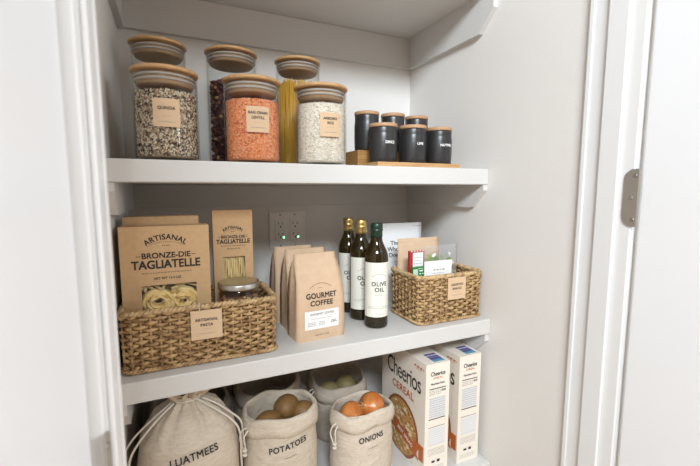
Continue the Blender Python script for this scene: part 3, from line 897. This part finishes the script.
# ------------------------------------------------------------------ cereal boxes
def cereal_box(x0, x1, y0, y1, label):
    h = .305
    t = thing('cereal_box', (x0, y0, ZD+.0006), label, 'cereal box', 'cereal boxes on the lowest shelf')
    wd, dp = x1-x0, y1-y0
    b = MB().box(0, wd, 0, dp, 0, h, CEREAL)
    # narrow side, looking towards the viewer
    S = lambda zz, xo=wd/2: (lambda X, Y: (xo+X, -.0005, zz+Y))
    b.text('Cheerios', .0158, INK, S(.277), bold=0.0090, sx=.85, spacing=.92)
    b.text('CEREAL', .0078, ORANGE, S(.2655), bold=0.0090, spacing=1.15)
    b.text('Nutrition Facts', .0078, INK, S(.2505), bold=0.0135, sx=.9)
    b.patch(-.026, .026, -.0012, .0012, INK, S(.2375))
    for i in range(3): b.dashes(-.026, .010, 0, .0018, GREYINK, S(.2315-.0045*i), i)
    b.patch(.012, .026, -.003, .003, GREYINK, S(.230))
    b.patch(-.026, .026, -.028, .028, NUTR, S(.186))
    for i in range(9): b.dashes(-.024, .024, 0, .0013, GREYINK, lambda X, Y, q=i: (wd/2+X, -.0007, .211-.006*q+Y), i+10)
    b.patch(-.026, .026, -.0012, .0012, INK, S(.155))
    b.patch(-.026, .026, -.0006, .0006, INK, S(.133))
    b.patch(-.026, .026, -.024, .024, NUTR, S(.105))
    for i in range(7): b.dashes(-.024, .024, 0, .0013, WHITEPAP, lambda X, Y, q=i: (wd/2+X, -.0007, .126-.006*q+Y), i+30)
    for i in range(5): b.dashes(-.026, .026, 0, .0012, GREYINK, S(.072-.0042*i), i+40, gap=0)
    b.dashes(-.014, -.003, 0, .006, INK, S(.036), 3, gap=-.7); b.dashes(.003, .012, 0, .0075, INK, S(.036), 4, gap=-.7)
    for i in range(3): b.dashes(-.026, .026, 0, .0012, GREYINK, S(.022-.0042*i), i+50)
    # cover, looking left (-x): u runs from the back edge to the front edge
    C_ = lambda yc, zc: (lambda X, Y: (-.0005, yc-X, zc+Y))
    C2 = lambda yc, zc, o: (lambda X, Y: (-o, yc-X, zc+Y))
    b.text('Cheerios', .070, INK, C_(dp*.47, .238), bold=0.0023, sx=.74, spacing=.90)
    b.text('CEREAL', .030, ORANGE, C_(dp*.48, .190), bold=0.0113, spacing=1.08)
    b.dashes(-.026, .016, 0, .0045, ORANGE, C_(.026, .287), 3, gap=0)
    b.dashes(-.014, .014, 0, .002, ORANGE, C_(.030, .281), 4)
    cy, cz, ra, rb = dp*.50, .080, .084, .086
    n = 48
    ell = lambda k: [(k*ra*math.cos(2*PI*i/n), k*rb*math.sin(2*PI*i/n)) for i in range(n)]
    def disc(k, m, o):
        f = C2(cy, cz, o); b.add([f(*p) for p in ell(k)], [tuple(range(n))], m)
    disc(1.0, BOWLM, .0005); disc(.90, OATM[1], .0007)
    rn = random.Random(17)
    for i in range(330):
        a = rn.uniform(0, 2*PI); r = math.sqrt(rn.random())*.83; s = rn.uniform(.0035, .0075)
        px_, pz_ = r*ra*math.cos(a), r*rb*math.sin(a)
        f = C2(cy, cz, .0009+i*.0000012); q = rn.uniform(0, PI)
        b.add([f(px_+s*math.cos(2*PI*k/7+q), pz_+s*.7*math.sin(2*PI*k/7+q)) for k in range(7)], [tuple(range(7))], rn.choice(OATM), False)
    # banner across the bowl
    f = C2(.0, .0, .0017)
    def ban(pts, m, o): b.add([(-o, y_, z_) for y_, z_ in pts], [tuple(range(len(pts)))], m)
    ban([(.150, .092), (.024, .062), (.036, .049), (.024, .030), (.150, .062)], ORANGE, .0017)
    ban([(.044, .080), (.004, .080), (.004, .036), (.024, .036), (.024, .062), (.044, .066)], ORANGE, .0015)
    sl = math.atan2(.030, .126)
    g = lambda X, Y: (-.0020, .090-(X*math.cos(sl)+Y*math.sin(sl)), .0625-X*math.sin(sl)+Y*math.cos(sl))
    b.text('BEST BREAD', .0150, WHITEPAP, g, bold=0.0090, sx=.95)
    # top flap print
    T = lambda X, Y: (X, Y, h+.0005)
    b.patch(wd*.40, wd*.86, .020, .056, PURPLE, T); b.patch(wd*.40, wd*.86, .008, .020, BLUEP, T)
    b.patch(wd*.40, wd*.86, .031, .034, BLUEP, lambda X, Y: (X, Y, h+.0007)); b.patch(wd*.40, wd*.86, .042, .045, WHITEPAP, lambda X, Y: (X, Y, h+.0007))
    b.build('carton', t)
    fl = MB().box(.001, wd-.001, .0, .004, h-.0004, h+.0004, CEREAL)
    fl.build('top_flap_edge', t)
    return t
cereal_box(.6700, .7445, -.022, .202, 'front cereal box, beside the onion sack')
cereal_box(.7800, .8530, -.018, .202, 'rear cereal box, against the right wall')

# ------------------------------------------------------------------ fabric sacks
def sack_surface(R, prof, seed, wr=.004, sq=1.0, fold=0, open_top=True):
    rn = random.Random(seed)
    ks = [(rn.choice([2, 3, 4, 5]), rn.uniform(0, 2*PI), rn.uniform(8, 22), rn.uniform(.3, 1)) for _ in range(6)]
    def rad(th, z):
        # interpolate the profile
        for k in range(len(prof)-1):
            if prof[k][1] <= z <= prof[k+1][1]:
                d = prof[k+1][1]-prof[k][1]; f = (z-prof[k][1])/d if d > 1e-9 else 0
                f = f*f*(3-2*f) if k not in (0,) else f
                r = prof[k][0]*(1-f)+prof[k+1][0]*f; break
        else: r = prof[-1][0]
        e = 1/(abs(math.cos(th))**2.6+abs(math.sin(th))**2.6)**(1/2.6)   # slightly boxy
        w_ = sum(a*math.sin(n*th+ph+zf*z) for n, ph, zf, a in ks)/2.2
        return r*(.55+.45*e)+w_*wr*min(1, z/.03)
    def S(th, z, off=0.0):
        r = rad(th, z)+off
        return (r*math.sin(th), -r*sq*math.cos(th), z)
    return S, rad
def sack_text(b, S, R, word, size, th0, zc, rot=0.0, bend=0.0):
    def f(X, Y):
        Xr = X*math.cos(rot)-Y*math.sin(rot); Yr = X*math.sin(rot)+Y*math.cos(rot)
        return S(th0+Xr/R, zc+Yr-bend*Xr*Xr, .0030)
    b.text(word, size, INK, f, bold=0.0113, spacing=1.08, sx=.92)
    b.patch(-.015, .015, -size*1.22-.0004, -size*1.22+.0004, INK, f, 4)
def open_sack(x, y, R, h, label, word, seed, m=LINEN, sq=.92, th0=0.0, text_z=None, rimk=.86, rot=.05, size=.019, tilt=.012, depth=.065, cuff=.036, string=True):
    t = thing('fabric_sack', (x, y, ZD), label, 'sack', 'drawstring fabric sacks on the lowest shelf')
    prof = [(R*.80, 0), (R*.97, .018), (R, h*.3), (R*.985, h*.55), (R*.93, h*.78), (R*rimk, h*1.2)]
    S, rad = sack_surface(R, prof, seed, sq=sq)
    tl = lambda th: tilt*math.cos(th)*-1          # rim dips in front
    N_ = 72; b = MB(); rows = []
    zs = [0.0015, .005, .012, .022, .035]+[.035+(h-.035)*i/14 for i in range(1, 15)]
    for z in zs:
        rows.append([S(2*PI*i/N_, z+(tl(2*PI*i/N_)*z/h)) for i in range(N_)])
    top = rows[-1]
    # inside wall
    ins = []
    for k, dz in enumerate((.002, .0, -.02, -.04, -depth)):
        row = []
        for i in range(N_):
            th = 2*PI*i/N_; z = h+tl(th)+dz
            row.append(S(th, z, -.003 if dz < .002 else -.0012))
        ins.append(row)
    rows = rows+ins
    rn = random.Random(seed)
    cz = h-depth+.012
    b.grid(rows, m, closed_u=True)
    b.add(rows[0], [tuple(range(N_))], m)
    if word: sack_text(b, S, R, word, size, th0, text_z, rot, .35)
    b.build('bag', t)
    # rolled cuff
    c = MB(); cr = []
    w1, w2 = rn.uniform(0, 6), rn.uniform(0, 6)
    for off, dz in ((.0035, -cuff), (.0078, -cuff+.002), (.0088, -cuff*.6), (.0078, -cuff*.3), (.0060, -.002), (.0030, .0030), (-.0015, .0035), (-.0045, -.001), (-.005, -.010)):
        row = []
        for i in range(N_):
            th = 2*PI*i/N_; wob = .0028*math.sin(3*th+w1)+.0022*math.sin(5*th+w2)
            z = h+tl(th)+dz+(wob if dz > -.012 else wob*.8)
            row.append(S(th, z, off+.0016*math.sin(7*th+w2+dz*60)))
        cr.append(row)
    c.grid(cr, m, closed_u=True).build('cuff', t)
    if string:
        d = MB(); a = th0-1.15
        p0 = Vector(S(a, h-cuff*.55, .010))
        out = Vector((math.sin(a), -math.cos(a), 0)); sd = Vector((math.cos(a), math.sin(a), 0))
        lp = [p0+Vector((0, 0, .004)), p0+out*.010+sd*-.002+Vector((0, 0, .001)), p0+out*.014-sd*.005+Vector((0, 0, -.016)), p0+out*.010-sd*.002+Vector((0, 0, -.036)), p0+out*.007+sd*.001+Vector((0, 0, -.050))]
        lp2 = [p0+sd*.006, p0+out*.012+sd*.009+Vector((0, 0, -.008)), p0+out*.010+sd*.008+Vector((0, 0, -.028)), p0+out*.007+sd*.003+Vector((0, 0, -.048)), p0+out*.006-sd*.003+Vector((0, 0, -.062))]
        for q in (lp, lp2): d.tube(smooth(q, 5), .0019, CORD, 7)
        for q, zz in ((p0+out*.007+sd*.002, -.044), (p0+out*.0075+sd*.002, -.054)):
            ctr = q+Vector((0, 0, zz))
            d.tube([ctr+Vector((.0035*math.cos(2*PI*i/10), .0035*math.sin(2*PI*i/10), .0012*math.sin(4*PI*i/10))) for i in range(10)], .0026, CORD, 7, closed=True)
        d.build('drawstring', t)
    return t, S
def smooth(P, n):
    P = [Vector(p) for p in P]; out = []
    for i in range(len(P)-1):
        a, b_, c, d = P[max(i-1, 0)], P[i], P[i+1], P[min(i+2, len(P)-1)]
        for k in range(n):
            f = k/n
            out.append(.5*((2*b_)+(c-a)*f+(2*a-5*b_+4*c-d)*f*f+(3*b_-a-3*c+d)*f**3))
    out.append(P[-1]); return out
def closed_sack(x, y, R, h, label, word, seed, m=LINEN, text_z=.2, th0=0, frill=.05, sq=.9):
    t = thing('fabric_sack', (x, y, ZD), label, 'sack', 'drawstring fabric sacks on the lowest shelf')
    prof = [(R*.82, 0), (R*.98, .02), (R, h*.35), (R*1.0, h*.60), (R*.93, h*.78), (R*.70, h*.90), (R*.27, h), (R*.25, h+.2)]
    S0, rad = sack_surface(R, prof, seed, sq=sq, wr=.0035)
    rn = random.Random(seed); ph = rn.uniform(0, 6)
    def pl(th, z):
        k = max(0, min(1, (z-h*.72)/(h*.24)))
        return k*k*(.0052*math.sin(11*th+ph+1.2*math.sin(3*th))+.0028*math.sin(19*th+ph*2))*(1 if z < h*.97 else .75)
    def S(th, z, off=0):
        p = S0(th, z, off+pl(th, z)); return p
    N_ = 150; rows = []
    for z in [.0015, .005, .012, .022]+[.022+(h-.022)*i/26 for i in range(1, 27)]:
        rows.append([S(2*PI*i/N_, z) for i in range(N_)])
    for k in range(1, 6):                        # frill above the gather
        f = k/5; z = h+frill*f
        row = []
        for i in range(N_):
            th = 2*PI*i/N_
            r = R*(.25+.26*f**.8)+(.006+.006*f)*math.sin(11*th+ph+1.2*math.sin(3*th))
            row.append((r*math.sin(th), -r*sq*math.cos(th), z+.003*math.sin(5*th)*f))
        rows.append(row)
    b = MB(); b.grid(rows, m, closed_u=True); b.add(rows[0], [tuple(range(N_))], m)
    if word: sack_text(b, S, R, word, .0205, th0, text_z, .10, .5)
    b.build('bag', t)
    d = MB()
    rr = R*.25+.0075
    for dz in (0, .005):
        d.tube([(rr*math.sin(2*PI*i/30), -rr*sq*math.cos(2*PI*i/30), h+.002+dz) for i in range(30)], .0021, CORD, 7, closed=True)
    def drape(th, turn, zend, sw):
        P = []
        for k in range(9):
            f = k/8; z = h+.002-(h-zend)*f**1.25
            a = th+turn*f**.6
            r0 = rad(a, max(z, .001))
            P.append(S(a, z, .006+sw*math.sin(PI*min(1, f*1.4))))
        return smooth(P, 4)
    if word:
        d.tube(drape(-.75, -.55, .05, .018), .0022, CORD, 7)
        d.tube(drape(-.95, -.55, .03, .024), .0022, CORD, 7)
        d.tube(drape(.55, .75, .12, .012), .0022, CORD, 7)
        d.tube(drape(.8, .75, .10, .010), .0022, CORD, 7)
    d.build('drawstring', t)
    return t
def lump(name, x, y, z, dims, rot, m, label, cat, group, seed, stem=False, dent=.06):
    rn = random.Random(seed)
    t = thing(name, (x, y, z), label, cat, group)
    bmx = bmesh.new(); bmesh.ops.create_uvsphere(bmx, u_segments=28, v_segments=18, radius=1)
    ks = [(Vector((rn.uniform(-1, 1), rn.uniform(-1, 1), rn.uniform(-1, 1)))*2, rn.uniform(0, 6)) for _ in range(4)]
    mr = Matrix.Rotation(rot[2], 3, 'Z') @ Matrix.Rotation(rot[1], 3, 'Y') @ Matrix.Rotation(rot[0], 3, 'X')
    vs = []
    for v in bmx.verts:
        c = v.co.copy(); k = 1+sum(math.sin(a.dot(c)+b_) for a, b_ in ks)*dent/2
        if stem:
            k = 1+.02*math.sin(9*math.atan2(c.y, c.x))*.4
            zz = c.z
            if zz > .80: c.z += (zz-.80)*1.6; c.x *= .75; c.y *= .75
        vs.append(mr @ Vector((c.x*dims[0]*k, c.y*dims[1]*k, c.z*dims[2]*k)))
    b = MB(); b.add(vs, [tuple(q.index for q in f.verts) for f in bmx.faces], m, True); bmx.free()
    b.build('skin' if stem else 'tuber', t)
    if stem:
        s = MB()
        base = Vector((0, 0, dims[2]*1.22))
        for k in range(4):
            a = k*1.6+seed
            s.tube([mr @ (base+Vector((.002*math.cos(a), .002*math.sin(a), -.004))), mr @ (base+Vector((.003*math.cos(a), .003*math.sin(a), .005))), mr @ (base+Vector((.008*math.cos(a), .008*math.sin(a), .010+.002*k)))], [.0024, .0016, .0006], STEM, 6)
        s.build('dry_neck', t)
    return t

closed_sack(.1170, .058, .100, .312, 'tied fabric sack lettered LUATMEES at the lower left', 'LUATMEES', 5, text_z=.228, th0=.08, frill=.03)
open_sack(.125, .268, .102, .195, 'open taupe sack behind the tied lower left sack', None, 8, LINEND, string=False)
open_sack(.3150, .060, .0885, .242, 'open fabric sack lettered POTATOES with three potatoes showing', 'POTATOES', 12, text_z=.183, th0=.02, rot=.10, tilt=.0, sq=.84)
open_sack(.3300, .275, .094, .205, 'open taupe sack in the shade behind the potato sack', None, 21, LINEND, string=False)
open_sack(.5300, .064, .0860, .190, 'open fabric sack lettered ONIONS with two onions showing', 'ONIONS', 31, text_z=.136, th0=.0, rot=.04, tilt=-.004, sq=.76)
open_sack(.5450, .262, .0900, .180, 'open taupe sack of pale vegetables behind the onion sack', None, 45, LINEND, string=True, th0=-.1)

g = 'potatoes in the open sack'
lump('potato', .282, .036, ZD+.222, (.033, .026, .025), (0, .1, .3), POTATO, 'left potato in the sack, nearest the cuff', 'potato', g, 1)
lump('potato', .334, .070, ZD+.228, (.032, .028, .026), (0, -.1, .8), POTATO, 'topmost potato in the sack, at the middle', 'potato', g, 2)
lump('potato', .370, .052, ZD+.216, (.031, .027, .025), (.2, .3, -.4), POTATO, 'right potato in the sack, lowest of the three', 'potato', g, 3)
g = 'onions in the open sack'
lump('onion', .497, .050, ZD+.180, (.031, .031, .027), (1.2, -.5, .2), ONION, 'left onion in the sack, sitting lower', 'onion', g, 4, True)
lump('onion', .556, .055, ZD+.184, (.036, .036, .031), (.3, -1.1, .1), ONION, 'right onion in the sack, larger and higher', 'onion', g, 5, True)
g = 'pale vegetables in the rear sack'
lump('pale_vegetable', .512, .250, ZD+.140, (.036, .032, .030), (0, .1, .3), PALEP, 'pale green vegetable at the left of the rear sack', 'vegetable', g, 6)
lump('pale_vegetable', .574, .262, ZD+.141, (.036, .033, .030), (0, .3, 1.0), PALEP, 'pale green vegetable at the right of the rear sack', 'vegetable', g, 7)
